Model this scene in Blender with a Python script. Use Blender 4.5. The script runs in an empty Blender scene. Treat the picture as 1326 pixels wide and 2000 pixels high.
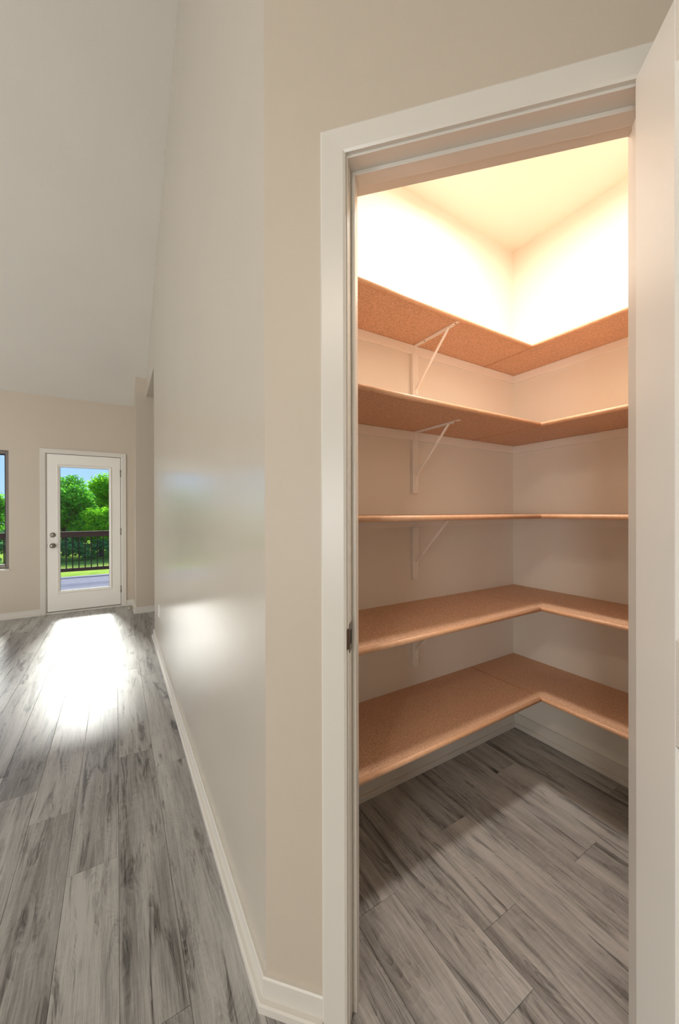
import bpy, bmesh, math, random
from mathutils import Vector, Matrix

random.seed(7)
C = bpy.context.scene.collection
SC = bpy.context.scene
R = math.radians
S = math.sqrt(0.5)

# ------------------------------------------------------------------ camera
H = 1.30
cam = bpy.data.cameras.new('camera')
cam_o = bpy.data.objects.new('camera', cam)
C.objects.link(cam_o)
SC.camera = cam_o
cam.sensor_fit = 'AUTO'
cam.sensor_width = 36.0
cam.lens = 713.27 / 2000.0 * 36.0
cam.shift_x = 14.69 / 2000.0
cam.shift_y = 2.07 / 2000.0
cam.clip_start = 0.02
cam.clip_end = 400
yaw, pit, rol = R(30.518), R(-0.123), R(-0.1435)
rt = Vector((math.cos(yaw), -math.sin(yaw), 0))
fw = Vector((math.sin(yaw), math.cos(yaw), 0))
up = Vector((0, 0, 1))
fw, up = fw * math.cos(pit) + up * math.sin(pit), up * math.cos(pit) - fw * math.sin(pit)
rt, up = rt * math.cos(rol) + up * math.sin(rol), up * math.cos(rol) - rt * math.sin(rol)
m = Matrix((rt, up, -fw)).transposed().to_4x4()
m.translation = (0, 0, H)
cam_o.matrix_world = m

# ------------------------------------------------------------------ view, sky, sun
SC.view_settings.view_transform = 'Standard'
SC.view_settings.look = 'None'
SC.view_settings.exposure = 0.0
SC.view_settings.gamma = 1.0
SC.view_settings.use_curve_mapping = False

W = bpy.data.worlds.new('sky')
SC.world = W
W.use_nodes = True
nt = W.node_tree
nt.nodes.clear()
wo = nt.nodes.new('ShaderNodeOutputWorld')
bg = nt.nodes.new('ShaderNodeBackground')
tc = nt.nodes.new('ShaderNodeTexCoord')
sx = nt.nodes.new('ShaderNodeSeparateXYZ')
rp = nt.nodes.new('ShaderNodeValToRGB')
rp.color_ramp.elements[0].position = 0.0
rp.color_ramp.elements[0].color = (0.44, 0.68, 1.0, 1)
rp.color_ramp.elements[1].position = 0.45
rp.color_ramp.elements[1].color = (0.22, 0.45, 0.92, 1)
nt.links.new(tc.outputs['Generated'], sx.inputs[0])
nt.links.new(sx.outputs['Z'], rp.inputs[0])
nt.links.new(rp.outputs[0], bg.inputs[0])
bg.inputs[1].default_value = 1.25
nt.links.new(bg.outputs[0], wo.inputs[0])

sun = bpy.data.lights.new('sun', 'SUN')
sun.energy = 17.0
sun.angle = R(16)
sun.color = (1.0, 0.97, 0.92)
sun_o = bpy.data.objects.new('sun', sun)
C.objects.link(sun_o)
sun_o.rotation_euler = Vector((0.055, -1.0, -0.74)).to_track_quat('-Z', 'Y').to_euler()
sun_o.location = (0, 12, 9)

LAMP_PANTRY = 180.0        # emission of the pantry fixture
LAMP_CAN = 265.0          # emission of each recessed light
LAMP_WARM = (1.0, 0.93, 0.85)
SC.cycles.max_bounces = 14
SC.cycles.diffuse_bounces = 8
SC.cycles.transparent_max_bounces = 12
def fill_light(name, loc, sx_, sy_, aim, power):      # added area light that brightens the room, its source unseen
    l = bpy.data.lights.new(name, 'AREA'); l.shape = 'RECTANGLE'; l.size = sx_; l.size_y = sy_; l.energy = power; l.color = (0.93, 0.97, 1.0)
    o = bpy.data.objects.new(name, l); C.objects.link(o); o.location = loc
    o.rotation_euler = Vector(aim).to_track_quat('-Z', 'Z' if abs(aim[2]) < .5 else 'Y').to_euler()
    return o
fill_light('fill_light_left', (-5.17, 1.7, 1.45), 3.0, 1.6, (1, 0, 0), 85)
fill_light('fill_light_back', (-4.05, -2.37, 1.30), 1.7, 1.6, (0, 1, 0), 95)

# ------------------------------------------------------------------ layout (metres)
XG, YG = 0.3385, 0.9237          # outside corner hall wall / pantry front wall
X1, Y1 = 2.0926, 1.3632          # pantry back corner
ZC = 2.885                        # pantry ceiling
YF = 5.8717                       # far (outside) wall
YGE = 4.245                       # far end of hall wall
WT = 0.115
YCOL, XCOL = 5.35, 0.212          # stub wall
ZFLAT = 2.82
SL0, SLM, YR = 2.80, 0.49, 1.9    # vault
YB = -2.4
XLW = -5.2
XRW = 3.4
def roof(y):
    return SL0 + SLM * (YF - y) if y > YR else SL0 + SLM * (YF - YR) - SLM * (YR - y)
def DW(u, n, z):                  # frame of the diagonal pantry front wall: along, out, up
    return (XG + u * S - n * S, YG - u * S - n * S, z)
SH = [(2.1429, 0.2922), (1.7155, 0.3988), (1.2880, 0.3988), (0.8568, 0.3988), (0.4362, 0.3988)]
TH = 0.0170

# ------------------------------------------------------------------ helpers
class MB:
    def __init__(s): s.v = []; s.f = []; s.sm = []
    def poly(s, pts, faces, smooth=False):
        b = len(s.v); s.v += [tuple(p) for p in pts]
        s.f += [tuple(i + b for i in f) for f in faces]; s.sm += [smooth] * len(faces)
        return s
    def box(s, a0, a1, b0, b1, c0, c1, T=None):
        pts = [(x, y, z) for z in (c0, c1) for (x, y) in ((a0, b0), (a1, b0), (a1, b1), (a0, b1))]
        if T: pts = [T(*p) for p in pts]
        return s.poly(pts, [(3, 2, 1, 0), (4, 5, 6, 7), (0, 1, 5, 4), (1, 2, 6, 5), (2, 3, 7, 6), (3, 0, 4, 7)])
    def prism(s, prof, t0, t1, T, smooth=False):   # prof list of (a,b), T(a,b,t)
        n = len(prof)
        pts = [T(a, b, t0) for a, b in prof] + [T(a, b, t1) for a, b in prof]
        fs = [(i, (i + 1) % n, (i + 1) % n + n, i + n) for i in range(n)]
        base = len(s.v)
        s.poly(pts, fs, smooth)
        s.f += [tuple(base + i for i in range(n))[::-1], tuple(base + n + i for i in range(n))]; s.sm += [False, False]
        return s
    def lathe(s, prof, o, ax, n=20):              # prof (r,h) along ax from o
        ax = Vector(ax).normalized(); o = Vector(o)
        e1 = ax.orthogonal().normalized(); e2 = ax.cross(e1)
        pts = []
        for r, h in prof:
            for i in range(n):
                a = 2 * math.pi * i / n
                pts.append(o + ax * h + (e1 * math.cos(a) + e2 * math.sin(a)) * max(r, 1e-5))
        k = len(prof)
        fs = [(j * n + i, j * n + (i + 1) % n, (j + 1) * n + (i + 1) % n, (j + 1) * n + i) for j in range(k - 1) for i in range(n)]
        return s.poly(pts, fs, True)
    def bar(s, p, q, w, t, side):                 # flat bar p->q, width along side
        p, q = Vector(p), Vector(q); d = (q - p).normalized()
        sd = Vector(side).normalized() * w / 2; nn = d.cross(sd).normalized() * t / 2
        pts = [e + a * sd + b * nn for e in (p, q) for a, b in ((-1, -1), (1, -1), (1, 1), (-1, 1))]
        return s.poly(pts, [(3, 2, 1, 0), (4, 5, 6, 7), (0, 1, 5, 4), (1, 2, 6, 5), (2, 3, 7, 6), (3, 0, 4, 7)])
    def build(s, name, mat, parent=None, bevel=0.0, org=None):
        me = bpy.data.meshes.new(name)
        if parent is not None:
            o0 = Vector(WL[parent.name])
        else:
            o0 = Vector(org) if org is not None else Vector((0, 0, 0))
        me.from_pydata([tuple(Vector(p) - o0) for p in s.v], [], s.f)
        for p, q in zip(me.polygons, s.sm): p.use_smooth = q
        bm = bmesh.new(); bm.from_mesh(me); bmesh.ops.recalc_face_normals(bm, faces=bm.faces); bm.to_mesh(me); bm.free()
        if mat: me.materials.append(mat)
        o = bpy.data.objects.new(name, me); C.objects.link(o)
        if parent is not None: o.parent = parent; WL[o.name] = tuple(o0)
        else: o.location = o0; WL[o.name] = tuple(o0)
        if bevel:
            b = o.modifiers.new('bevel', 'BEVEL'); b.width = bevel; b.segments = 2; b.limit_method = 'ANGLE'; b.angle_limit = R(40)
        return o
WL = {}
def tag(o, label=None, cat=None, group=None, kind=None):
    if label: o['label'] = label
    if cat: o['category'] = cat
    if group: o['group'] = group
    if kind: o['kind'] = kind
    return o
def thing(name, label, cat, loc, group=None):
    o = bpy.data.objects.new(name, None); C.objects.link(o); o.location = loc; o.empty_display_size = 0.1
    WL[o.name] = tuple(loc)
    return tag(o, label, cat, group)

# ------------------------------------------------------------------ materials
def newmat(name):
    mt = bpy.data.materials.new(name); mt.use_nodes = True
    n = mt.node_tree; b = n.nodes['Principled BSDF']
    return mt, n, b
def noise_bump(n, b, scale, strength, dist=0.002, detail=3):
    tcn = n.nodes.new('ShaderNodeNewGeometry')
    no = n.nodes.new('ShaderNodeTexNoise'); no.inputs['Scale'].default_value = scale; no.inputs['Detail'].default_value = detail
    bu = n.nodes.new('ShaderNodeBump'); bu.inputs['Strength'].default_value = strength; bu.inputs['Distance'].default_value = dist
    n.links.new(tcn.outputs['Position'], no.inputs['Vector']); n.links.new(no.outputs['Fac'], bu.inputs['Height'])
    n.links.new(bu.outputs['Normal'], b.inputs['Normal'])
    return no
def paint(name, col, rough, bump=0.15, scale=260, spec=0.5, var=0.03):
    mt, n, b = newmat(name)
    b.inputs['Roughness'].default_value = rough
    b.inputs['Specular IOR Level'].default_value = spec
    no = noise_bump(n, b, scale, bump)
    g = n.nodes.new('ShaderNodeNewGeometry')
    n2 = n.nodes.new('ShaderNodeTexNoise'); n2.inputs['Scale'].default_value = 2.2; n2.inputs['Detail'].default_value = 2
    n.links.new(g.outputs['Position'], n2.inputs['Vector'])
    mx = n.nodes.new('ShaderNodeMix'); mx.data_type = 'RGBA'
    mx.inputs[6].default_value = (*[c * (1 - var) for c in col], 1); mx.inputs[7].default_value = (*[c * (1 + var) for c in col], 1)
    n.links.new(n2.outputs['Fac'], mx.inputs[0]); n.links.new(mx.outputs[2], b.inputs['Base Color'])
    return mt
def plain(name, col, rough, metal=0.0, bump=0.0, scale=100):
    mt, n, b = newmat(name)
    b.inputs['Base Color'].default_value = (*col, 1); b.inputs['Roughness'].default_value = rough; b.inputs['Metallic'].default_value = metal
    noise_bump(n, b, scale, bump)
    return mt

M = {}
M['wall'] = paint('greige_wall_paint', (0.57, 0.497, 0.408), 0.42, 0.10)
M['hallwall'] = paint('greige_satin_wall_paint', (0.56, 0.505, 0.43), 0.215, 0.03, spec=0.5)
M['hallwall'].node_tree.nodes['Principled BSDF'].inputs['IOR'].default_value = 1.85
M['pantry'] = paint('cream_pantry_paint', (0.82, 0.78, 0.70), 0.55, 0.10)
M['ceil'] = paint('ceiling_texture_paint', (0.70, 0.665, 0.61), 0.9, 0.35, 140, 0.3)
M['trim'] = paint('white_trim_paint', (0.70, 0.665, 0.605), 0.30, 0.0, 60)
M['inner_trim'] = paint('bright_white_trim_paint', (0.88, 0.85, 0.79), 0.35, 0.0, 60)
M['door'] = paint('white_door_paint', (0.86, 0.835, 0.78), 0.35, 0.0, 60)
M['bracket'] = plain('white_bracket_enamel', (0.92, 0.88, 0.82), 0.35)
M['nickel'] = plain('satin_nickel', (0.30, 0.27, 0.24), 0.3, 1.0)
M['screw'] = plain('dark_screw_metal', (0.12, 0.09, 0.07), 0.4, 0.8)
M['dark'] = plain('dark_weatherstrip', (0.02, 0.02, 0.018), 0.7)
M['winframe'] = plain('taupe_window_frame', (0.20, 0.17, 0.15), 0.45)
M['rail'] = plain('dark_brown_rail', (0.035, 0.022, 0.020), 0.5, 0, 0.2, 30)
M['bal'] = plain('black_baluster_metal', (0.012, 0.012, 0.012), 0.5)
for k_ in ('rail', 'bal'): M[k_].node_tree.nodes['Principled BSDF'].inputs['Specular IOR Level'].default_value = 0.08; M[k_].node_tree.nodes['Principled BSDF'].inputs['Roughness'].default_value = 0.8
M['plate'] = plain('white_outlet_plastic', (0.80, 0.79, 0.76), 0.3)
M['brass'] = plain('brass_spring', (0.75, 0.62, 0.40), 0.25, 1.0)
M['rubber'] = plain('white_rubber', (0.8, 0.78, 0.72), 0.6)
M['outside'] = plain('pale_siding', (0.5, 0.48, 0.45), 0.7, 0, 0.2, 20)

def wood(name, lo, mid, hi, rough):
    """grey vinyl plank: long streaks, fine grain and knots; each plank shifts the pattern by its own random number"""
    mt, n, b = newmat(name); L = n.links.new
    N = n.nodes.new
    g = N('ShaderNodeNewGeometry'); oi = N('ShaderNodeObjectInfo')
    vm = N('ShaderNodeVectorMath'); vm.operation = 'SCALE'; vm.inputs[0].default_value = (37, 61, 13)
    L(oi.outputs['Random'], vm.inputs['Scale'])
    ad = N('ShaderNodeVectorMath'); ad.operation = 'ADD'; L(g.outputs['Position'], ad.inputs[0]); L(vm.outputs[0], ad.inputs[1])
    def noise(sc, scale, detail=4, rg=0.55, dist=0.0):
        mp = N('ShaderNodeMapping'); mp.inputs['Scale'].default_value = sc; L(ad.outputs[0], mp.inputs[0])
        t = N('ShaderNodeTexNoise'); t.inputs['Scale'].default_value = scale; t.inputs['Detail'].default_value = detail
        t.inputs['Roughness'].default_value = rg; t.inputs['Distortion'].default_value = dist
        L(mp.outputs[0], t.inputs['Vector']); return t
    def mth(op, a, bb, c=None, clamp=False):
        x = N('ShaderNodeMath'); x.operation = op; x.use_clamp = clamp
        for i, q in enumerate((a, bb, c)):
            if q is None: continue
            if isinstance(q, (int, float)): x.inputs[i].default_value = q
            else: L(q, x.inputs[i])
        return x.outputs[0]
    def step(v_, lo_, hi_):
        x = N('ShaderNodeMapRange'); x.interpolation_type = 'SMOOTHSTEP'; L(v_, x.inputs[0]); x.inputs[1].default_value = lo_; x.inputs[2].default_value = hi_
        return x.outputs[0]
    tone = noise((11, 1.0, 1), 1.0, 3, 0.5, 0.6)       # slow light / dark bands
    patch = noise((17, 1.9, 1), 1.0, 5, 0.62, 1.5)     # dark smoky figure
    streak = noise((75, 2.4, 1), 1.0, 4, 0.6, 0.8)     # narrow streaks
    fine = noise((520, 11, 1), 1.0, 2, 0.5, 0.2)       # grain
    saw = noise((16, 120, 1), 1.0, 2, 0.5, 0.5)        # faint saw marks across
    wv = N('ShaderNodeTexWave'); wv.wave_type = 'BANDS'; wv.bands_direction = 'X'; wv.wave_profile = 'SAW'
    warp = noise((7, 1.6, 1), 1.0, 2, 0.5, 0.4)
    cb = N('ShaderNodeCombineXYZ'); sp_ = N('ShaderNodeSeparateXYZ'); L(ad.outputs[0], sp_.inputs[0])
    L(mth('ADD', sp_.outputs[0], mth('MULTIPLY', warp.outputs['Fac'], 0.55)), cb.inputs[0]); L(cb.outputs[0], wv.inputs['Vector'])
    wv.inputs['Scale'].default_value = 22; wv.inputs['Distortion'].default_value = 1.2; wv.inputs['Detail'].default_value = 2
    vo = N('ShaderNodeTexVoronoi'); mp = N('ShaderNodeMapping'); mp.inputs['Scale'].default_value = (4.2, 1.7, 1); L(ad.outputs[0], mp.inputs[0]); L(mp.outputs[0], vo.inputs['Vector']); vo.inputs['Scale'].default_value = 1.0
    knot = mth('SUBTRACT', 1.0, step(vo.outputs['Distance'], 0.02, 0.10))
    pm = step(patch.outputs['Fac'], 0.50, 0.70)
    v = mth('MULTIPLY_ADD', tone.outputs['Fac'], 0.95, 0.31)
    v = mth('ADD', v, mth('MULTIPLY_ADD', streak.outputs['Fac'], 0.45, -0.225))
    v = mth('ADD', v, mth('MULTIPLY_ADD', fine.outputs['Fac'], 0.55, -0.275))
    v = mth('ADD', v, mth('MULTIPLY_ADD', saw.outputs['Fac'], 0.10, -0.05))
    v = mth('ADD', v, mth('MULTIPLY', mth('MULTIPLY_ADD', wv.outputs['Fac'], 0.22, -0.11), mth('MULTIPLY_ADD', pm, 0.9, 0.35)))
    v = mth('ADD', v, mth('MULTIPLY', pm, -0.42))
    v = mth('ADD', v, mth('MULTIPLY', knot, -0.35))
    v = mth('ADD', v, mth('MULTIPLY_ADD', oi.outputs['Random'], 0.18, -0.11))
    cr = N('ShaderNodeValToRGB'); e = cr.color_ramp.elements
    e[0].position = 0.10; e[0].color = (*lo, 1); e[1].position = 0.95; e[1].color = (*hi, 1)
    k = e.new(0.50); k.color = (*mid, 1)
    L(v, cr.inputs[0]); L(cr.outputs[0], b.inputs['Base Color'])
    rr = mth('MULTIPLY_ADD', fine.outputs['Fac'], 0.12, rough - 0.06); L(rr, b.inputs['Roughness'])
    bu = N('ShaderNodeBump'); bu.inputs['Strength'].default_value = 0.25; bu.inputs['Distance'].default_value = 0.001
    L(fine.outputs['Fac'], bu.inputs['Height']); L(bu.outputs[0], b.inputs['Normal'])
    return mt
M['floor'] = wood('grey_vinyl_plank', (0.028, 0.025, 0.023), (0.205, 0.195, 0.186), (0.50, 0.485, 0.465), 0.36)
M['sub'] = plain('dark_underlay', (0.03, 0.028, 0.026), 0.8)

def board(name, a, bcol, rough, scale):
    mt, n, b = newmat(name); L = n.links.new
    g = n.nodes.new('ShaderNodeNewGeometry')
    t = n.nodes.new('ShaderNodeTexNoise'); t.inputs['Scale'].default_value = scale; t.inputs['Detail'].default_value = 5; t.inputs['Roughness'].default_value = 0.7
    L(g.outputs['Position'], t.inputs['Vector'])
    cr = n.nodes.new('ShaderNodeValToRGB'); e = cr.color_ramp.elements
    e[0].position = 0.36; e[0].color = (*a, 1); e[1].position = 0.64; e[1].color = (*bcol, 1)
    L(t.outputs['Fac'], cr.inputs[0]); L(cr.outputs[0], b.inputs['Base Color'])
    b.inputs['Roughness'].default_value = rough
    bu = n.nodes.new('ShaderNodeBump'); bu.inputs['Strength'].default_value = 0.1; bu.inputs['Distance'].default_value = 0.001
    L(t.outputs['Fac'], bu.inputs['Height']); L(bu.outputs[0], b.inputs['Normal'])
    return mt
M['shelf'] = board('particle_board', (0.48, 0.275, 0.16), (0.80, 0.52, 0.355), 0.55, 170)
M['nose'] = board('smooth_board_edge', (0.66, 0.37, 0.21), (0.74, 0.44, 0.27), 0.45, 60)
M['deck'] = board('grey_composite_deck', (0.15, 0.15, 0.185), (0.19, 0.19, 0.23), 0.6, 18)
M['deck'].node_tree.nodes['Principled BSDF'].inputs['Specular IOR Level'].default_value = 0.0
M['lawn'] = board('sunlit_grass', (0.12, 0.21, 0.03), (0.21, 0.28, 0.055), 0.9, 0.9)
M['lawn'].node_tree.nodes['Principled BSDF'].inputs['Specular IOR Level'].default_value = 0.0
M['bark'] = board('brown_bark', (0.05, 0.035, 0.03), (0.12, 0.085, 0.07), 0.9, 12)

def glass(name):
    mt = bpy.data.materials.new(name); mt.use_nodes = True; n = mt.node_tree; n.nodes.clear()
    o = n.nodes.new('ShaderNodeOutputMaterial'); mx = n.nodes.new('ShaderNodeMixShader')
    t = n.nodes.new('ShaderNodeBsdfTransparent'); t.inputs[0].default_value = (0.96, 0.98, 0.97, 1)
    gl = n.nodes.new('ShaderNodeBsdfGlossy'); gl.inputs['Roughness'].default_value = 0.02
    fr = n.nodes.new('ShaderNodeFresnel'); fr.inputs[0].default_value = 1.4
    n.links.new(fr.outputs[0], mx.inputs[0]); n.links.new(t.outputs[0], mx.inputs[1]); n.links.new(gl.outputs[0], mx.inputs[2]); n.links.new(mx.outputs[0], o.inputs[0])
    return mt
M['glass'] = glass('clear_glass')

def emit(name, col, st):
    mt = bpy.data.materials.new(name); mt.use_nodes = True; n = mt.node_tree; n.nodes.clear()
    o = n.nodes.new('ShaderNodeOutputMaterial'); e = n.nodes.new('ShaderNodeEmission')
    e.inputs[0].default_value = (*col, 1); e.inputs[1].default_value = st; n.links.new(e.outputs[0], o.inputs[0])
    return mt
M['lamp_pantry'] = emit('lit_pantry_lens', LAMP_WARM, LAMP_PANTRY)
M['lamp_can'] = emit('lit_recessed_lens', (1.0, 0.87, 0.70), LAMP_CAN)

def leaf(name, c0, c1, c2):
    mt = bpy.data.materials.new(name); mt.use_nodes = True; n = mt.node_tree; n.nodes.clear(); N = n.nodes.new; L = n.links.new
    o = N('ShaderNodeOutputMaterial'); g = N('ShaderNodeNewGeometry')
    t = N('ShaderNodeTexNoise'); t.inputs['Scale'].default_value = 2.2; t.inputs['Detail'].default_value = 6; t.inputs['Roughness'].default_value = 0.85
    L(g.outputs['Position'], t.inputs['Vector'])
    cr = N('ShaderNodeValToRGB'); e = cr.color_ramp.elements
    e[0].position = 0.32; e[0].color = (*c0, 1); e[1].position = 0.68; e[1].color = (*c2, 1); k = e.new(0.5); k.color = (*c1, 1)
    L(t.outputs['Fac'], cr.inputs[0])
    d = N('ShaderNodeBsdfDiffuse'); tr = N('ShaderNodeBsdfTranslucent'); mx = N('ShaderNodeMixShader'); mx.inputs[0].default_value = 0.5
    L(cr.outputs[0], d.inputs[0]); L(cr.outputs[0], tr.inputs[0]); L(d.outputs[0], mx.inputs[1]); L(tr.outputs[0], mx.inputs[2]); L(mx.outputs[0], o.inputs[0])
    return mt
M['leafA'] = leaf('mid_green_leaves', (0.03, 0.17, 0.03), (0.13, 0.45, 0.04), (0.36, 0.68, 0.05))
M['leafB'] = leaf('yellow_green_leaves', (0.08, 0.30, 0.03), (0.22, 0.55, 0.02), (0.48, 0.75, 0.04))
M['leafC'] = leaf('dark_undergrowth_leaves', (0.05, 0.12, 0.06), (0.10, 0.28, 0.10), (0.20, 0.48, 0.14))

# ------------------------------------------------------------------ setting: floor with planks
fl = MB().box(XLW - .1, XRW + .1, YB - .1, YF + .12, -0.12, -0.0035).build('floor', M['floor'])
tag(fl, 'grey wood-look vinyl plank floor running through the room and pantry', 'floor', kind='structure')
PW, PL, PX0 = 0.162, 1.22, 0.003
phase = {1: 1.02, 2: 2.066, 0: 1.60, -1: 1.947, -2: 2.17, -3: 2.365, 7: 0.735, 6: 0.578}
cam_dir_l = math.atan2(-648 / 713.0, 1)
def in_view(x, y):
    d = x * math.sin(yaw) + y * math.cos(yaw); r_ = x * math.cos(yaw) - y * math.sin(yaw)
    if d < 0.45: return False
    px = 648.3 + 713.3 * r_ / d; py = 1002 + 713.3 * H / d
    return -160 < px < 1450 and py < 2500
def room_free(x, y):
    return True
pmesh = {}
def plank_mesh(w, l):
    k = (round(w, 3), round(l, 3))
    if k in pmesh: return pmesh[k]
    g = 0.0004; c = 0.0009; x0, x1, y0, y1 = g, w - g, g, l - g
    v = [(x0, y0, -.0035), (x1, y0, -.0035), (x1, y1, -.0035), (x0, y1, -.0035),
         (x0, y0, -c), (x1, y0, -c), (x1, y1, -c), (x0, y1, -c),
         (x0 + c, y0 + c, 0), (x1 - c, y0 + c, 0), (x1 - c, y1 - c, 0), (x0 + c, y1 - c, 0)]
    f = [(3, 2, 1, 0), (0, 1, 5, 4), (1, 2, 6, 5), (2, 3, 7, 6), (3, 0, 4, 7), (4, 5, 9, 8), (5, 6, 10, 9), (6, 7, 11, 10), (7, 4, 8, 11), (8, 9, 10, 11)]
    me = bpy.data.meshes.new('plank'); me.from_pydata(v, [], f); me.materials.append(M['floor']); pmesh[k] = me
    return me
for k in range(-14, 15):
    xa = PX0 + PW * (k - 1)
    ph = phase.get(k, (k * 0.437) % PL)
    j = -4
    while True:
        y0 = ph + (j) * PL; y1 = y0 + PL; j += 1
        if y0 > YF: break
        if y1 < -0.6: continue
        y1 = min(y1, YF)
        if not any(in_view(xa + a * PW, y0 + (y1 - y0) * b) for a in (0, .5, 1) for b in (0, .12, .25, .37, .5, .62, .75, .87, 1)): continue
        xm, ym = xa + PW / 2, (y0 + y1) / 2
        # hidden behind the hall wall (neither room nor pantry)
        if xa > XG and y0 > Y1 and not (y1 > YGE and xa < 1.6): continue
        if xa > X1 or (xa > 1.15 and y1 < 0.15): continue
        o = bpy.data.objects.new('plank', plank_mesh(PW, y1 - y0)); C.objects.link(o); o.parent = fl; o.location = (xa, y0, 0)

# ------------------------------------------------------------------ setting: walls
st = dict(kind='structure')
def wallpoly(name, pts, T, t0, t1, mat, label):
    o = MB().prism(pts, t0, t1, T).build(name, mat, bevel=0.0)
    return tag(o, label, 'wall', kind='structure')
# hall wall (long wall with the sheen) with header over the opening beyond it
T_x = lambda a, b, t: (t, a, b)
pts = [(YG, 0), (YGE, 0), (YGE, ZFLAT), (YCOL, ZFLAT), (YCOL, roof(YCOL)), (YR, roof(YR)), (YG, roof(YG))]
hw = MB()
n = len(pts)
wallpoly('wall_hall', pts, T_x, XG, XG + WT, M['hallwall'], 'long greige wall with soft window sheen left of the pantry')
# pantry front wall (diagonal) with the door opening
UE = 1.06
U0, U1, ZO = 0.213, 0.887, 2.193
T_d = lambda a, b, t: DW(a, t, b)
a = WT * math.tan(R(22.5))
pw = MB()
def dquad(u0, u1, z0, z1, mu0=0, mu1=0):
    # block between outer face (n=0) and inner face (n=-WT); mitred ends
    p = [DW(u0, 0, z0), DW(u1, 0, z0), DW(u1 + mu1, -WT, z0), DW(u0 + mu0, -WT, z0), DW(u0, 0, z1), DW(u1, 0, z1), DW(u1 + mu1, -WT, z1), DW(u0 + mu0, -WT, z1)]
    pw.poly(p, [(3, 2, 1, 0), (4, 5, 6, 7), (0, 1, 5, 4), (1, 2, 6, 5), (2, 3, 7, 6), (3, 0, 4, 7)])
dquad(0, U0, 0, ZO, a * 1.0, 0)
dquad(U1, UE, 0, ZO, 0, -a)
dquad(0, UE, ZO, roof(0.55), a, -a)
o = pw.build('wall_pantry_front', M['wall']); tag(o, 'greige diagonal wall around the pantry doorway', 'wall', kind='structure')
ex, ey, _ = DW(UE, 0, 0)
T_y = lambda a, b, t: (a, t, b)
wallpoly('wall_kitchen', [(ex, 0), (XRW, 0), (XRW, roof(ey)), (ex, roof(ey))], T_y, ey, ey + WT, M['wall'], 'greige wall continuing beyond the open pantry door')
# pantry inside
wallpoly('wall_pantry_left', [(XG + WT, 0), (X1 + WT, 0), (X1 + WT, ZC), (XG + WT, ZC)], T_y, Y1, Y1 + WT, M['pantry'], 'cream pantry wall on the left carrying the brackets')
wallpoly('wall_pantry_right', [(ey + WT, 0), (Y1, 0), (Y1, ZC), (ey + WT, ZC)], T_x, X1, X1 + WT, M['pantry'], 'cream pantry wall on the right')
ins = MB()
xi = XG + WT
ins.poly([(xi + .001, 0.972, 0), (xi + .001, Y1, 0), (xi + .001, Y1, ZC), (xi + .001, 0.972, ZC)], [(0, 1, 2, 3)])
o = MB().box(ex + .05, X1, ey + WT, ey + WT + .012, 0, ZC).build('wall_pantry_near', M['pantry']); tag(o, 'cream pantry wall on the near side', 'wall', kind='structure')
o = MB().box(xi, xi + .012, 0.985, Y1, 0, ZC).build('wall_pantry_side', M['pantry']); tag(o, 'cream pantry wall behind the hall wall', 'wall', kind='structure')
pc = MB().prism([(xi + .012, 0.985), (DW(UE - .06, -WT, 0)[0], DW(UE - .06, -WT, 0)[1]), (ex + .05, ey + WT), (X1 + WT, ey + WT), (X1 + WT, Y1 + WT), (xi + .012, Y1 + WT)], ZC, ZC + .05, lambda a, b, t: (a, b, t)).build('ceiling_pantry', M['pantry'])
tag(pc, 'cream pantry ceiling', 'ceiling', kind='structure')
# vaulted ceiling
zb_ = roof(YB)
pts = [(YF + .12, roof(YF) - .0 - SLM * .12), (YR, roof(YR)), (YB - .1, zb_ - SLM * .1), (YB - .1, zb_ + .15), (YR, roof(YR) + .2), (YF + .12, roof(YF) + .15)]
o = MB().prism(pts, XLW - .1, XRW + .1, T_x).build('ceiling', M['ceil']); tag(o, 'pale vaulted ceiling sloping down to the outside wall', 'ceiling', kind='structure')
# stub wall right of the outside door + small hall behind the opening
wallpoly('wall_stub', [(XCOL, 0), (2.3, 0), (2.3, roof(YCOL)), (XCOL, roof(YCOL))], T_y, YCOL, YF, M['wall'], 'narrow greige wall end beside the glazed outside door')
wallpoly('wall_hall_end', [(YGE - .1, 0), (YCOL, 0), (YCOL, ZFLAT), (YGE - .1, ZFLAT)], T_x, 2.3, 2.4, M['wall'], 'end wall of the side passage')
wallpoly('wall_hall_return', [(XG + WT, 0), (2.3, 0), (2.3, ZFLAT), (XG + WT, ZFLAT)], T_y, YGE - WT, YGE, M['wall'], 'side wall of the passage behind the hall wall')
o = MB().box(XG + WT, 2.4, YGE - WT, YCOL, ZFLAT, ZFLAT + .06).build('ceiling_passage', M['ceil']); tag(o, 'flat lower ceiling of the side passage', 'ceiling', kind='structure')
# outside wall with door and window openings
DX0, DX1, DZ = -0.785, 0.063, 2.078
WX0, WX1, WZ0, WZ1 = -3.05, -1.140, 0.612, 2.070
OW = 0.14
ow = MB()
top = roof(YF) + .1
for x0, x1, z0, z1 in ((XLW, WX0, 0, top), (WX0, WX1, 0, WZ0), (WX0, WX1, WZ1, top), (WX1, DX0, 0, top), (DX0, DX1, DZ, top), (DX1, 2.4, 0, top)):
    ow.box(x0, x1, YF, YF + OW, z0, z1)
o = ow.build('wall_far', M['wall']); tag(o, 'greige outside wall holding the glazed door and window', 'wall', kind='structure')
wallpoly('wall_left', [(YB, 0), (YF + .1, 0), (YF + .1, roof(YF)), (YR, roof(YR)), (YB, roof(YB))], T_x, XLW - .12, XLW, M['wall'], 'far left room wall')
wallpoly('wall_right', [(YB, 0), (ey + WT, 0), (ey + WT, roof(ey)), (YB, roof(YB))], T_x, XRW, XRW + .12, M['wall'], 'right kitchen wall')
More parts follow.
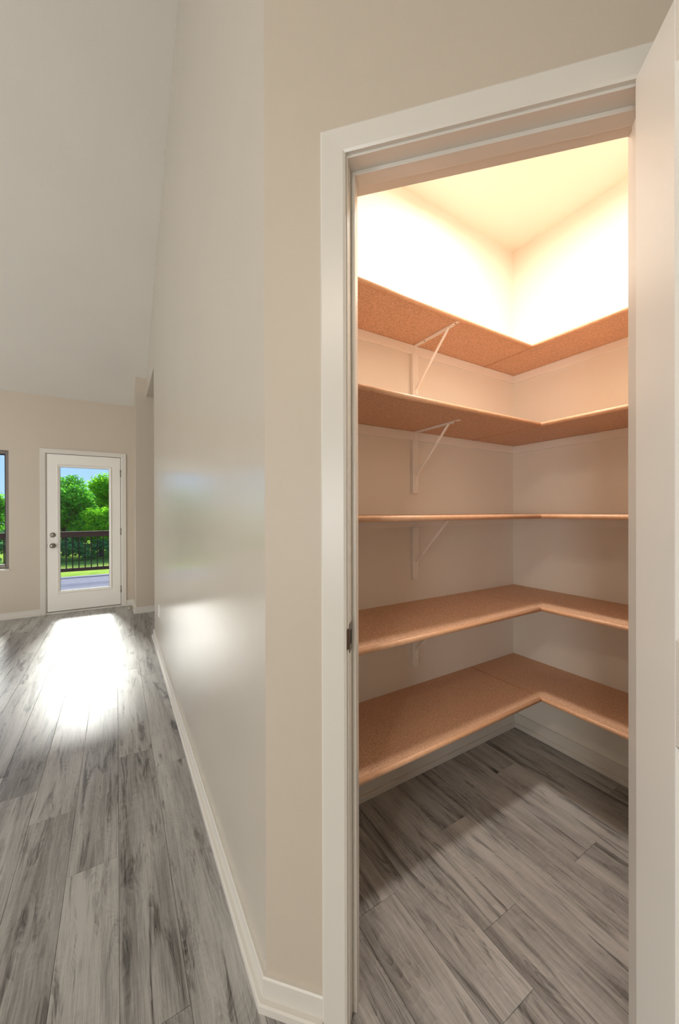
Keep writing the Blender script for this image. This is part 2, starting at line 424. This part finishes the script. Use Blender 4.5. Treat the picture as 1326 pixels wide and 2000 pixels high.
wallpoly('wall_back', [(XLW, 0), (XRW, 0), (XRW, roof(YB)), (XLW, roof(YB))], T_y, YB - .12, YB, M['wall'], 'wall behind the viewer')

# ------------------------------------------------------------------ setting: baseboards (board + shoe)
BP = [(0, 0), (0.026, 0), (0.026, 0.018), (0.022, 0.022), (0.012, 0.024), (0.012, 0.074), (0.009, 0.078), (0, 0.078)]
def sweep(path, prof, name, label, mat=None, cat='baseboard'):
    """profile (offset to the left of travel, height) along a plan path with mitred corners"""
    mb = MB(); P = [Vector(p) for p in path]; n = len(P); k = len(prof); pts = []
    for i, p in enumerate(P):
        def nrm(d): d = d.normalized(); return Vector((-d.y, d.x))
        if i == 0: mv = nrm(P[1] - P[0])
        elif i == n - 1: mv = nrm(P[-1] - P[-2])
        else:
            a_, b_ = nrm(P[i] - P[i - 1]), nrm(P[i + 1] - P[i]); mv = (a_ + b_) / (1 + a_.dot(b_))
        pts += [(p.x + mv.x * t, p.y + mv.y * t, z) for t, z in prof]
    fs = [(i * k + j, i * k + (j + 1) % k, (i + 1) * k + (j + 1) % k, (i + 1) * k + j) for i in range(n - 1) for j in range(k)]
    fs += [tuple(range(k))[::-1], tuple((n - 1) * k + j for j in range(k))]
    mb.poly(pts, fs)
    o = mb.build(name, mat or M['trim']); tag(o, label, cat, kind='structure'); return o
UCL, UCR = 0.1602, 0.9445     # casing outer edges on the pantry front wall
c0 = DW(UCL, 0, 0)
# travel so that the room lies to the left
sweep([c0[:2], (XG, YG), (XG, YGE), (XG + WT, YGE), (1.2, YGE)][::-1], [(-t, z) for t, z in BP][::-1], 'baseboard_hall', 'white two-step baseboard along the long wall and around its corner') if False else \
    sweep([c0[:2], (XG, YG), (XG, YGE), (XG + WT, YGE), (1.2, YGE)], BP, 'baseboard_hall', 'white two-step baseboard along the long wall and around its corner')
c1 = DW(UCR, 0, 0)
sweep([(XRW, ey), (ex, ey), c1[:2]], BP, 'baseboard_kitchen', 'white baseboard beyond the open pantry door')
sweep([(2.0, YCOL), (XCOL, YCOL), (XCOL, YF), (0.115, YF)], BP, 'baseboard_stub', 'white baseboard wrapping the wall end beside the outside door')
sweep([(-0.837, YF), (XLW, YF)], BP, 'baseboard_far', 'white baseboard on the outside wall left of the door')
i0 = DW(0.93, -WT, 0)
sweep([(X1, ey + WT + .012), (X1, Y1), (xi + .012, Y1)], BP, 'baseboard_pantry', 'white baseboard around the back corner of the pantry')

# ------------------------------------------------------------------ pantry door frame
TDm = DW
fr = MB()
fr.box(U0, 0.226, -WT, 0.002, 0, 2.180, TDm); fr.box(0.874, U1, -WT, 0.002, 0, 2.180, TDm); fr.box(U0, U1, -WT, 0.002, 2.180, ZO, TDm)
fo = fr.build('trim_1', M['trim'], bevel=0.0012); tag(fo, 'white door frame lining the pantry opening', 'door frame', kind='structure')
sp = MB(); sp.box(0.226, 0.237, -0.075, -0.037, 0, 2.180, TDm); sp.box(0.863, 0.874, -0.075, -0.037, 0, 2.180, TDm); sp.box(0.237, 0.863, -0.075, -0.037, 2.169, 2.180, TDm)
sp.build('door_stop_bead', M['trim'], fo, bevel=0.0012)
# strike plate on the left jamb
k = MB(); k.box(0.2262, 0.2275, -0.034, -0.002, 0.948, 1.020, TDm)
prof = [(0.2275, -0.002), (0.2262, -0.002), (0.2225, 0.010), (0.2235, 0.0108)]
k.poly([TDm(u, n_, z) for z in (0.958, 1.010) for u, n_ in prof], [(0, 1, 5, 4), (1, 2, 6, 5), (2, 3, 7, 6), (3, 0, 4, 7), (0, 1, 2, 3), (4, 5, 6, 7)])
spl = k.build('strike_plate', M['nickel'], fo, bevel=0.0006); spl['label'] = 'dark satin metal strike plate'
k = MB(); k.box(0.2268, 0.2279, -0.026, -0.010, 0.966, 1.002, TDm); k.build('latch_hole', M['dark'], spl)
def casing(name, u0, u1, z1, w, outn, label):
    mb = MB()
    P_ = [(0, outn[0]), (w * 0.12, outn[1]), (w, outn[1]), (w, outn[0])]
    pr = [(0, 0), (0, 0.011), (0.006, 0.014), (w - 0.004, 0.0165), (w, 0.0145), (w, 0)]   # from the inner edge outwards
    rings = [[(u0 - s_, n_, 0) for s_, n_ in pr], [(u0 - s_, n_, z1 + s_) for s_, n_ in pr], [(u1 + s_, n_, z1 + s_) for s_, n_ in pr], [(u1 + s_, n_, 0) for s_, n_ in pr]]
    kk = len(pr); pts = [TDm(u, n_ if outn[1] > 0 else -WT - n_, z) for r_ in rings for u, n_, z in r_]
    fs = [(i * kk + j, i * kk + (j + 1) % kk, (i + 1) * kk + (j + 1) % kk, (i + 1) * kk + j) for i in range(3) for j in range(kk)]
    fs += [tuple(range(kk)), tuple(3 * kk + j for j in range(kk))]
    mb.poly(pts, fs); o = mb.build(name, M['trim']); tag(o, label, 'door casing', kind='structure'); return o
casing('trim_2', 0.2222, 0.8785, 2.1862, 0.0625, (0, .016), 'flat white casing around the pantry doorway')

# ------------------------------------------------------------------ pantry door leaf, open 90 degrees (door_2)
def panel_door(T, w, h, z0, t):
    """T(s, d, z): s along leaf, d depth (0..t); returns leaf mesh with two sunk panels on both faces"""
    mb = MB(); st_, = (0.124,)
    rows = [(z0, 0.205), (0.893, 1.076), (2.079, h)]      # rails
    mb.box(0, st_, 0, t, z0, h, T); mb.box(w - st_, w, 0, t, z0, h, T)
    for a_, b_ in rows: mb.box(st_, w - st_, 0, t, a_, b_, T)
    for a_, b_ in ((0.205, 0.893), (1.076, 2.079)):
        for dd, sgn in ((0, 1), (t, -1)):
            q = 0.014; dp = 0.009
            o_ = [(st_, a_), (w - st_, a_), (w - st_, b_), (st_, b_)]
            i_ = [(st_ + q, a_ + q), (w - st_ - q, a_ + q), (w - st_ - q, b_ - q), (st_ + q, b_ - q)]
            r2 = [(st_ + q + .02, a_ + q + .02), (w - st_ - q - .02, a_ + q + .02), (w - st_ - q - .02, b_ - q - .02), (st_ + q + .02, b_ - q - .02)]
            pts = [T(s_, dd, z) for s_, z in o_] + [T(s_, dd + sgn * dp, z) for s_, z in i_] + [T(s_, dd + sgn * dp * .45, z) for s_, z in r2]
            fs = [(j, (j + 1) % 4, (j + 1) % 4 + 4, j + 4) for j in range(4)] + [(j + 4, (j + 1) % 4 + 4, (j + 1) % 4 + 8, j + 8) for j in range(4)] + [(8, 9, 10, 11)]
            mb.poly(pts, fs)
    return mb
LW = 0.640
hp = DW(0.850, 0.006, 0)
d2 = thing('door_2', 'white two-panel pantry door standing wide open at right', 'door', (hp[0], hp[1], 0)); d2['kind'] = 'structure'
Tleaf = lambda s_, d_, z: DW(0.832 + d_, 0.006 + s_, z)
panel_door(Tleaf, LW, 2.190, 0.012, 0.035).build('leaf', M['door'], d2, bevel=0.0015)
for z in (0.25, 1.10, 1.95):
    k = MB(); c_ = DW(0.8715, 0.0115, z - .045)
    k.lathe([(0, 0), (.006, 0), (.006, .09), (0, .09)], c_, (0, 0, 1), 12); k.box(0.8345, 0.8665, 0.0040, 0.0062, z - .045, z + .045, TDm)
    k.build('hinge', M['nickel'], d2)
for sgn, u_ in ((-1, 0.832), (1, 0.867)):
    k = MB(); c_ = DW(u_, 0.006 + LW - 0.065, 0.955); ax = Vector((S, -S, 0)) * sgn
    k.lathe([(0, .0), (.033, .0), (.033, .006), (.012, .010), (.011, .026), (.022, .034), (.028, .046), (.026, .058), (.014, .064), (0, .065)], c_, ax, 20)
    k.build('door_knob', M['nickel'], d2)

# ------------------------------------------------------------------ outside door (door_1)
d1 = thing('door_1', 'white full-glass outside door in the far wall', 'door', (-0.36, YF, 0)); d1['kind'] = 'structure'
k = MB()     # jamb
k.box(DX0, DX0 + .0135, YF - .001, YF + OW, 0, 2.066); k.box(DX1 - .0135, DX1, YF - .001, YF + OW, 0, 2.066); k.box(DX0, DX1, YF - .001, YF + OW, 2.066, DZ)
k.build('door_frame', M['trim'], d1, bevel=.001)
k = MB(); k.box(DX0 + .0135, DX1 - .0135, YF - .012, YF + OW + .03, 0, .020); k.build('threshold', M['trim'], d1, bevel=.002)
k = MB(); k.box(DX0 + .0135, DX1 - .0135, YF + .045, YF + .055, .02, 2.066)
GX0, GX1, GZ0, GZ1 = -0.632, -0.091, 0.287, 1.896
k = MB()     # weatherstrip ring behind the leaf
k.box(DX0 + .0135, -0.74, YF + .046, YF + .056, .02, 2.066); k.box(0.018, DX1 - .0135, YF + .046, YF + .056, .02, 2.066); k.box(DX0 + .0135, DX1 - .0135, YF + .046, YF + .056, 2.03, 2.066); k.box(DX0 + .0135, DX1 - .0135, YF + .046, YF + .056, .02, .06)
k.build('weatherstrip', M['dark'], d1)
sx0, sx1, sz0, sz1 = -0.7675, 0.0450, 0.0300, 2.0600
k = MB()
for x0, x1, z0, z1 in ((sx0, GX0 - .012, sz0, sz1), (GX1 + .012, sx1, sz0, sz1), (GX0 - .012, GX1 + .012, sz0, GZ0 - .012), (GX0 - .012, GX1 + .012, GZ1 + .012, sz1)):
    k.box(x0, x1, YF + .002, YF + .045, z0, z1)
k.build('leaf', M['door'], d1)
def ring(mb, x0, x1, z0, z1, w, y0, y1, yin):
    o_ = [(x0, z0), (x1, z0), (x1, z1), (x0, z1)]; i_ = [(x0 + w, z0 + w), (x1 - w, z0 + w), (x1 - w, z1 - w), (x0 + w, z1 - w)]
    m_ = [(x0 + w * .3, z0 + w * .3), (x1 - w * .3, z0 + w * .3), (x1 - w * .3, z1 - w * .3), (x0 + w * .3, z1 - w * .3)]
    pts = [(x, y0, z) for x, z in o_] + [(x, y1, z) for x, z in m_] + [(x, yin, z) for x, z in i_]
    mb.poly(pts, [(a_ * 4 + j, a_ * 4 + (j + 1) % 4, (a_ + 1) * 4 + (j + 1) % 4, (a_ + 1) * 4 + j) for a_ in (0, 1) for j in range(4)])
k = MB(); ring(k, GX0 - .036, GX1 + .036, GZ0 - .036, GZ1 + .036, .036, YF + .003, YF - .010, YF + .006)
ring(k, GX0 - .036, GX1 + .036, GZ0 - .036, GZ1 + .036, .036, YF + .044, YF + .057, YF + .041)
gf = k.build('glazing_frame', M['door'], d1)
k = MB(); ring(k, GX0 - .003, GX1 + .003, GZ0 - .003, GZ1 + .003, .005, YF + .006, YF + .008, YF + .02); k.build('gasket', M['dark'], gf)
k = MB(); k.box(GX0 - .012, GX1 + .012, YF + .020, YF + .026, GZ0 - .012, GZ1 + .012); k.build('pane', M['glass'], d1)
kx = -0.7095
k = MB(); k.lathe([(0, 0), (.033, 0), (.033, .005), (.028, .010), (.013, .012), (.012, .030), (.022, .038), (.028, .050), (.025, .060), (.012, .066), (0, .067)], (kx, YF + .002, .878), (0, -1, 0), 24); k.build('door_knob', M['nickel'], d1)
k = MB(); k.lathe([(0, 0), (.032, 0), (.032, .005), (.027, .012), (0, .013)], (kx, YF + .002, 1.016), (0, -1, 0), 24); k.box(kx - .016, kx + .016, YF - .024, YF - .010, 1.010, 1.022); k.build('deadbolt', M['nickel'], d1)
k = MB(); k.box(DX0 + .012, DX0 + .018, YF - .003, YF + .02, .86, .905); k.build('strike_plate', M['nickel'], d1)
for z in (1.846, 1.040, 0.242):
    k = MB(); k.lathe([(0, 0), (.0065, 0), (.0065, .095), (0, .095)], (0.0475, YF - .004, z - .047), (0, 0, 1), 12); k.build('hinge', M['nickel'], d1)
# casing of the outside door
mb = MB(); w = .0565
pr = [(0, 0), (0, 0.011), (0.006, 0.014), (w - 0.004, 0.0165), (w, 0.0145), (w, 0)]
cx0, cx1, cz = -0.8368 + w, 0.115 - w, 2.1242 - w
rings = [[(cx0 - s_, n_, 0) for s_, n_ in pr], [(cx0 - s_, n_, cz + s_) for s_, n_ in pr], [(cx1 + s_, n_, cz + s_) for s_, n_ in pr], [(cx1 + s_, n_, 0) for s_, n_ in pr]]
kk = len(pr)
mb.poly([(x, YF - n_, z) for r_ in rings for x, n_, z in r_], [(i * kk + j, i * kk + (j + 1) % kk, (i + 1) * kk + (j + 1) % kk, (i + 1) * kk + j) for i in range(3) for j in range(kk)] + [tuple(range(kk)), tuple(3 * kk + j for j in range(kk))])
o = mb.build('trim_3', M['trim']); tag(o, 'flat white casing around the glazed outside door', 'door casing', kind='structure')

# ------------------------------------------------------------------ window_1
w1 = thing('window_1', 'taupe-framed window at the left edge beside the outside door', 'window', (WX1 - .9, YF + .1, WZ0)); w1['kind'] = 'structure'
k = MB(); fy0, fy1 = YF + .055, YF + .12; t_ = .040
for x0, x1, z0, z1 in ((WX0, WX0 + t_, WZ0, WZ1), (WX1 - t_, WX1, WZ0, WZ1), (WX0 + t_, WX1 - t_, WZ0, WZ0 + t_), (WX0 + t_, WX1 - t_, WZ1 - t_, WZ1)):
    k.box(x0, x1, fy0, fy1, z0, z1)
k.build('window_frame', M['winframe'], w1, bevel=.003)
k = MB(); t2 = .012
for x0, x1, z0, z1 in ((WX0 + t_, WX0 + t_ + t2, WZ0 + t_, WZ1 - t_), (WX1 - t_ - t2, WX1 - t_, WZ0 + t_, WZ1 - t_), (WX0 + t_ + t2, WX1 - t_ - t2, WZ0 + t_, WZ0 + t_ + t2), (WX0 + t_ + t2, WX1 - t_ - t2, WZ1 - t_ - t2, WZ1 - t_)):
    k.box(x0, x1, fy0 + .02, fy1 - .01, z0, z1)
k.build('sash_bead', M['dark'], w1)
k = MB(); k.box(WX0 + t_, WX1 - t_, YF + .082, YF + .087, WZ0 + t_, WZ1 - t_); k.build('pane', M['glass'], w1)
k = MB(); k.box(WX0 - .02, WX1 + .010, YF - .012, fy0, WZ0 - .016, WZ0 + .002); k.build('window_sill', M['trim'], w1, bevel=.003)

def added_window(name, label, T, a0, a1, z0, z1):  # frame added on a solid unseen wall to go with a fill light
    t = thing(name, label, 'window', T((a0 + a1) / 2, 0, z0)); t['kind'] = 'structure'
    k = MB(); f_ = .07
    for x0, x1, q0, q1 in ((a0 - f_, a0, z0 - f_, z1 + f_), (a1, a1 + f_, z0 - f_, z1 + f_), (a0, a1, z0 - f_, z0), (a0, a1, z1, z1 + f_), ((a0 + a1) / 2 - .025, (a0 + a1) / 2 + .025, z0, z1)):
        k.box(x0, x1, -.018, .0, q0, q1, T)
    k.build('window_frame', M['trim'], t, bevel=.002)
added_window('added_window_left', 'window frame added around the fill light on the left wall', lambda a_, b_, z: (XLW - b_, a_, z), 0.2, 3.2, .65, 2.25)
added_window('added_window_back', 'window frame added around the fill light behind the viewer', lambda a_, b_, z: (a_, YB - b_, z), -4.9, -3.2, .50, 2.10)

# ------------------------------------------------------------------ pantry shelf boards
names = ['topmost', 'second from the top', 'middle', 'second from the bottom', 'lowest']
desc = ['seen from below, above the first bracket', 'seen from below, above the second bracket', 'at eye level, seen edge-on', 'seen from above, over the lowest bracket', 'nearest the floor, seen from above']
def nose_profile(d, th):
    """cross-section (depth from wall, height): flat board with half-round front"""
    pr = [(0, 0), (0, -th)]; r_ = th / 2
    for i in range(9):
        a_ = -math.pi / 2 + math.pi * i / 8
        pr.append((d - r_ + r_ * math.cos(a_), -r_ + r_ * math.sin(a_)))
    return pr
YN = ey + WT + .012
for i, (z, d) in enumerate(SH):
    w_ = 'narrow' if i == 0 else 'deep'
    xs = X1 - d
    for side in ('left', 'right'):
        if side == 'left':
            T = lambda a_, b_, t, z=z: (t, Y1 - .0005 - a_, z + b_); t0, t1 = xi + .013, xs - .0012; org = (xi + .6, Y1, z)
            if i > 0: t0 = 0.475
        else:
            T = lambda a_, b_, t, z=z: (X1 - .0005 - a_, t, z + b_); t0, t1 = YN + .001, Y1 - .0005; org = (X1, 0.9, z)
        nm = 'shelf_board'
        t = thing(nm, '%s particle board shelf on the %s pantry wall, %s' % ('narrow ' + names[i] if i == 0 else names[i], side, desc[i].split(',')[0] if True else ''), 'shelf', org, 'particle board pantry shelves')
        dd = d - .012
        MB().prism([(0, 0), (0, -TH), (dd, -TH), (dd, 0)], t0, t1, T).build('board', M['shelf'], t)
        pr = [(dd, 0), (dd, -.020)]; r_ = .010
        for q in range(9):
            a_ = -math.pi / 2 + math.pi * q / 8; pr.append((d - r_ + r_ * math.cos(a_), -r_ + r_ * math.sin(a_)))
        MB().prism(pr, t0, t1, T, smooth=True).build('rounded_edge', M['nose'], t)
    # ledger strips under the shelf (wall trim)
    cz = z - TH
    ko = MB(); ko.box(xi + .014, X1 - .0125, Y1 - .0125, Y1 - .0003, cz - .044, cz - .0004); ko.box(X1 - .0125, X1 - .0003, YN + .002, Y1 - .0003, cz - .044, cz - .0004)
    o = ko.build('trim_%d' % (i + 4), M['inner_trim'], bevel=.002); tag(o, 'white ledger strip under the %s pantry shelf' % names[i], 'ledger strip', kind='structure')

# ------------------------------------------------------------------ shelf brackets
def make_bracket(ztop, label):
    bx = 1.2735; yw = Y1 - .0125; ys = Y1 - .0195
    t = thing('shelf_bracket', label, 'shelf bracket', (bx, Y1, ztop), 'white brackets under the left pantry shelves')
    z = ztop
    MB().box(bx - .0185, bx + .0185, ys, Y1 - .0003, z - .304, z - .0445).build('backing_strip', M['inner_trim'], t, bevel=.001)
    bx += .004
    k = MB(); k.box(bx - .0085, bx + .0085, Y1 - .278, yw - .002, z - .0025, z - .0003)          # arm under the board
    n_ = 8; pts = [(bx + .0085 * math.cos(math.pi + math.pi * q / n_), Y1 - .278 + .0085 * math.sin(math.pi + math.pi * q / n_)) for q in range(n_ + 1)]
    k.prism(pts, z - .0025, z - .0003, lambda a_, b_, c_: (a_, b_, c_))
    k.box(bx - .0085, bx + .0085, yw - .0025, yw - .0002, z - .042, z - .0025)                   # tab on the ledger
    for sx_ in (-1, 1): k.box(bx + sx_ * .0085 - .0008, bx + sx_ * .0085 + .0008, Y1 - .245, yw - .002, z - .0065, z - .0025)
    k.build('arm', M['bracket'], t, bevel=.0006)
    k = MB(); p0 = (bx, Y1 - .222, z - .006); p1 = (bx, ys - .006, z - .214)
    k.bar(p0, p1, .0125, .0045, (1, 0, 0)); k.bar((bx, Y1 - .238, z - .0035), p0, .0125, .003, (1, 0, 0)); k.build('brace', M['bracket'], t, bevel=.0012)
    k = MB(); k.box(bx - .0085, bx + .0085, ys - .0022, ys - .0002, z - .264, z - .214); k.bar(p1, (bx, ys - .001, z - .222), .0125, .0035, (1, 0, 0)); k.build('foot_plate', M['bracket'], t, bevel=.0008)
    for c_, ax in (((bx, Y1 - .262, z - .0024), (0, 0, -1)), ((bx, Y1 - .075, z - .0024), (0, 0, -1)), ((bx, yw - .0024, z - .022), (0, -1, 0)), ((bx, ys - .0021, z - .247), (0, -1, 0))):
        k = MB(); k.lathe([(.0036, 0), (.0036, .0010), (.002, .0017), (0, .0018)], c_, ax, 10); k.build('screw', M['screw'] if ax[2] else M['bracket'], t)
    return t
for i in range(4):
    make_bracket(SH[i][0] - TH, 'white metal shelf bracket with slanting brace under the %s shelf' % names[i])

# ------------------------------------------------------------------ outlet, door stop
ot = thing('wall_outlet', 'white wall outlet low on the long sheen-lit wall', 'outlet', (XG, 3.735, .386))
MB().box(XG - .005, XG - .0003, 3.70, 3.77, .328, .444).build('cover_plate', M['plate'], ot, bevel=.0015)
for z in (.362, .410):
    MB().box(XG - .008, XG - .0045, 3.718, 3.752, z - .014, z + .014).build('socket', M['plate'], ot, bevel=.002)
k = MB(); k.lathe([(.003, 0), (.003, .001), (0, .0015)], (XG - .005, 3.735, .386), (-1, 0, 0), 8); k.build('screw', M['plate'], ot)
ds = thing('door_stop', 'small brass spring door stop on the baseboard beside the outside door', 'door stop', (XCOL - .012, 5.50, .045))
k = MB()
prof = [(.009, 0), (.009, .003), (.005, .004)]
for q in range(14): prof += [(.0052, .004 + q * .004), (.0038, .006 + q * .004)]
prof += [(.004, .062)]
k.lathe(prof, (XCOL - .012, 5.50, .045), (-1, 0, 0), 10); k.build('spring', M['brass'], ds)
k = MB(); k.lathe([(0, .058), (.008, .059), (.009, .066), (.007, .074), (0, .076)], (XCOL - .012, 5.50, .045), (-1, 0, 0), 12); k.build('rubber_tip', M['rubber'], ds)

# ------------------------------------------------------------------ lamps (out of the frame, where their light says they hang)
pl = thing('ceiling_light', 'round flush ceiling light inside the pantry', 'ceiling light', (1.36, 0.80, ZC))
k = MB(); k.lathe([(.125, 0), (.125, -.022), (.112, -.026), (.112, -.02)], (1.36, .80, ZC - .0005), (0, 0, 1), 32); k.build('rim', M['bracket'], pl)
k = MB(); k.lathe([(.111, -.021), (.0, -.0215)], (1.36, .80, ZC), (0, 0, 1), 32); k.build('lit_lens', M['lamp_pantry'], pl)
def can(x, y, label):
    z = roof(y) - .002
    nrm = Vector((0, SLM if y > YR else -SLM, 1)).normalized() * -1      # down, out of the slope
    t = thing('recessed_light', label, 'ceiling light', (x, y, z), 'recessed ceiling lights')
    k = MB(); k.lathe([(.095, 0), (.095, .004), (.078, .006), (.074, .001)], (x, y, z), nrm, 28); k.build('rim', M['bracket'], t)
    k = MB(); k.lathe([(.074, .002), (.0, .003)], (x, y, z), nrm, 28); k.build('lit_lens', M['lamp_can'], t)
    return t
for x, y, l in ((-2.32, -0.80, 'round recessed ceiling light over the back of the room, left one'), (-1.62, -0.98, 'round recessed ceiling light over the back of the room, right one')):
    can(x, y, l)

# ------------------------------------------------------------------ outside: deck, railing, lawn
ZD = -0.06; YD0 = YF + OW + .01; YD1 = 9.55
dk = thing('deck', 'grey composite deck outside the glazed door', 'deck', (-2, YD0, ZD))
nb = int((YD1 + .06 - YD0) / 0.143) - 1
bm_ = MB(); bm_.box(-7, 2.6, YD0, YD0 + .137, ZD - .025, ZD); b0 = bm_.build('deck_board', M['deck'], dk, bevel=.003)
for i in range(1, nb + 1):
    o = b0.copy(); C.objects.link(o); o.location = (0, .143 * i, 0)
MB().box(-7, 2.6, YD0, YD0 + .143 * (nb + 1), ZD - .25, ZD - .03).build('deck_frame', M['rail'], dk)
YRl = YD1 - .02
rl = thing('deck_railing', 'dark brown deck railing with thin black balusters', 'railing', (-2, YRl, ZD))
MB().box(-7, 2.6, YRl - .045, YRl + .045, .870, .904).build('top_rail', M['rail'], rl, bevel=.004)
MB().box(-7, 2.6, YRl - .019, YRl + .019, .782, .870).build('upper_beam', M['rail'], rl, bevel=.003)
MB().box(-7, 2.6, YRl - .019, YRl + .019, .050, .122).build('bottom_rail', M['rail'], rl, bevel=.003)
bb = MB().box(-.0095, .0095, -.0095, .0095, 0, .662)
bb0 = None
bx0 = -0.9235
for i in range(-52, 31):
    x = bx0 + .1112 * i
    if x < -6.95 or x > 2.55: continue
    if bb0 is None:
        k = MB(); k.box(x - .0095, x + .0095, YRl - .0095, YRl + .0095, .121, .783); bb0 = k.build('baluster', M['bal'], rl); xb = x
    else:
        o = bb0.copy(); C.objects.link(o); o.location = (x - xb, 0, 0)
for x in (-6.6, -4.2, -1.55, .9):
    MB().box(x - .045, x + .045, YRl - .045, YRl + .045, ZD + .001, .87).build('post', M['rail'], rl, bevel=.004)
ZL = -1.60
o = MB().box(-70, 60, YF + .3, 130, ZL - .2, ZL).build('lawn', M['lawn']); tag(o, 'sunlit green lawn behind the deck', 'lawn', kind='structure')

# ------------------------------------------------------------------ trees
def leaves(mb, centres, count, size, rnd):
    """small folded leaf sprays on and inside ellipsoid blobs"""
    tot = sum(r_[3] ** 2 for r_ in centres)
    for (cx_, cy_, cz_, rr_) in centres:
        for _ in range(int(count * rr_ ** 2 / tot)):
            d_ = Vector((rnd.gauss(0, 1), rnd.gauss(0, 1), rnd.gauss(0, 1))).normalized()
            r_ = rr_ * (rnd.random() ** 0.35) * rnd.uniform(.85, 1.12)
            p = Vector((cx_, cy_, cz_)) + Vector((d_.x * r_, d_.y * r_, d_.z * r_ * .85))
            if p.z < ZL + .05: continue
            a_ = Vector((rnd.gauss(0, 1), rnd.gauss(0, 1), rnd.gauss(0, .6))).normalized(); b_ = a_.cross(d_ + Vector((.01, .02, .3))).normalized()
            s_ = size * rnd.uniform(.6, 1.3)
            q0 = p - a_ * s_; q1 = p + b_ * s_ * .45 + Vector((0, 0, -s_ * .15)); q2 = p + a_ * s_; q3 = p - b_ * s_ * .45
            b0_ = len(mb.v); mb.v += [tuple(q0), tuple(q1), tuple(q2), tuple(q3)]; mb.f.append((b0_, b0_ + 1, b0_ + 2, b0_ + 3)); mb.sm.append(False)
def tree(x, y, h, w, mat, label, seed, nleaf=9000, size=.13):
    rnd = random.Random(seed); t = thing('tree', label, 'tree', (x, y, ZL), 'trees beyond the lawn')
    k = MB(); k.lathe([(.16, 0), (.12, h * .3), (.09, h * .55), (.03, h * .85)], (x, y, ZL), (rnd.uniform(-.05, .05), 0, 1), 10)
    for q in range(6):
        a_ = rnd.uniform(0, 6.28); p = Vector((x, y, ZL + h * rnd.uniform(.25, .5))); e_ = p + Vector((math.cos(a_) * w * .4, math.sin(a_) * w * .4, h * .28))
        k.lathe([(.05, 0), (.02, (e_ - p).length)], p, e_ - p, 7)
    k.build('trunk', M['bark'], t)
    cs = []
    for q in range(26):
        a_ = rnd.uniform(0, 6.28); f_ = rnd.random() ** .5; zz = rnd.uniform(.22, 1.0)
        ww = w * .42 * math.sin(math.pi * min(1, .22 + zz * .72)) ** .4
        cs.append((x + math.cos(a_) * f_ * ww, y + math.sin(a_) * f_ * ww * .8, ZL + h * (.12 + .80 * zz), rnd.uniform(.45, .75) * w * .30))
    mb = MB(); leaves(mb, cs, nleaf, size, rnd)
    me = bpy.data.meshes.new('crown'); o0 = Vector((x, y, ZL)); me.from_pydata([tuple(Vector(p) - o0) for p in mb.v], [], mb.f); me.materials.append(mat)
    o = bpy.data.objects.new('crown', me); C.objects.link(o); o.parent = t; o['kind'] = 'stuff'
    return t
tree(-3.15, 31.4, 5.3, 4.7, M['leafA'], 'tall mid-green tree on the left side of the door glass', 1, 20000)
tree(0.05, 35.0, 5.7, 5.4, M['leafB'], 'yellow-green tree on the right side of the door glass', 2, 22000)
tree(-8.1, 31.0, 5.7, 3.6, M['leafA'], 'green tree seen through the window at the left edge', 3, 12000)
tree(-0.9, 28.7, 3.3, 2.7, M['leafB'], 'low bright-green bushy tree in front, above the railing', 4, 8000, .10)
tree(5.6, 31.0, 5.3, 3.0, M['leafA'], 'green tree right of the outside door, hidden by the wall', 5, 7000)
tree(-13.0, 31.6, 5.8, 3.2, M['leafB'], 'green tree far left beyond the frame', 6, 7000)
tree(10.2, 31.5, 5.6, 3.2, M['leafB'], 'green tree far right behind the wall', 8, 6000)
rnd = random.Random(11); mb = MB()
cs = [(x_ * .62 - 12, 39.6 + rnd.uniform(-.3, .8), ZL + rnd.uniform(.2, 1.2), rnd.uniform(.6, 1.0)) for x_ in range(34)]
cs += [(x_ * .5 - 13, 26.9 + rnd.uniform(-.25, .25), ZL + rnd.uniform(.15, 1.0), rnd.uniform(.35, .6)) for x_ in range(44)]
cs += [(x_ * .9 - 13, 41.4 + rnd.uniform(-.6, .8), ZL + rnd.uniform(.8, 4.3), rnd.uniform(1.0, 1.5)) for x_ in range(26)]
leaves(mb, cs, 46000, .14, rnd)
me = bpy.data.meshes.new('undergrowth'); o0 = Vector((-3, 37, ZL)); me.from_pydata([tuple(Vector(p) - o0) for p in mb.v], [], mb.f); me.materials.append(M['leafC'])
o = bpy.data.objects.new('undergrowth', me); o.location = o0; C.objects.link(o); tag(o, 'dark leafy undergrowth between and behind the trees', 'undergrowth', kind='stuff')
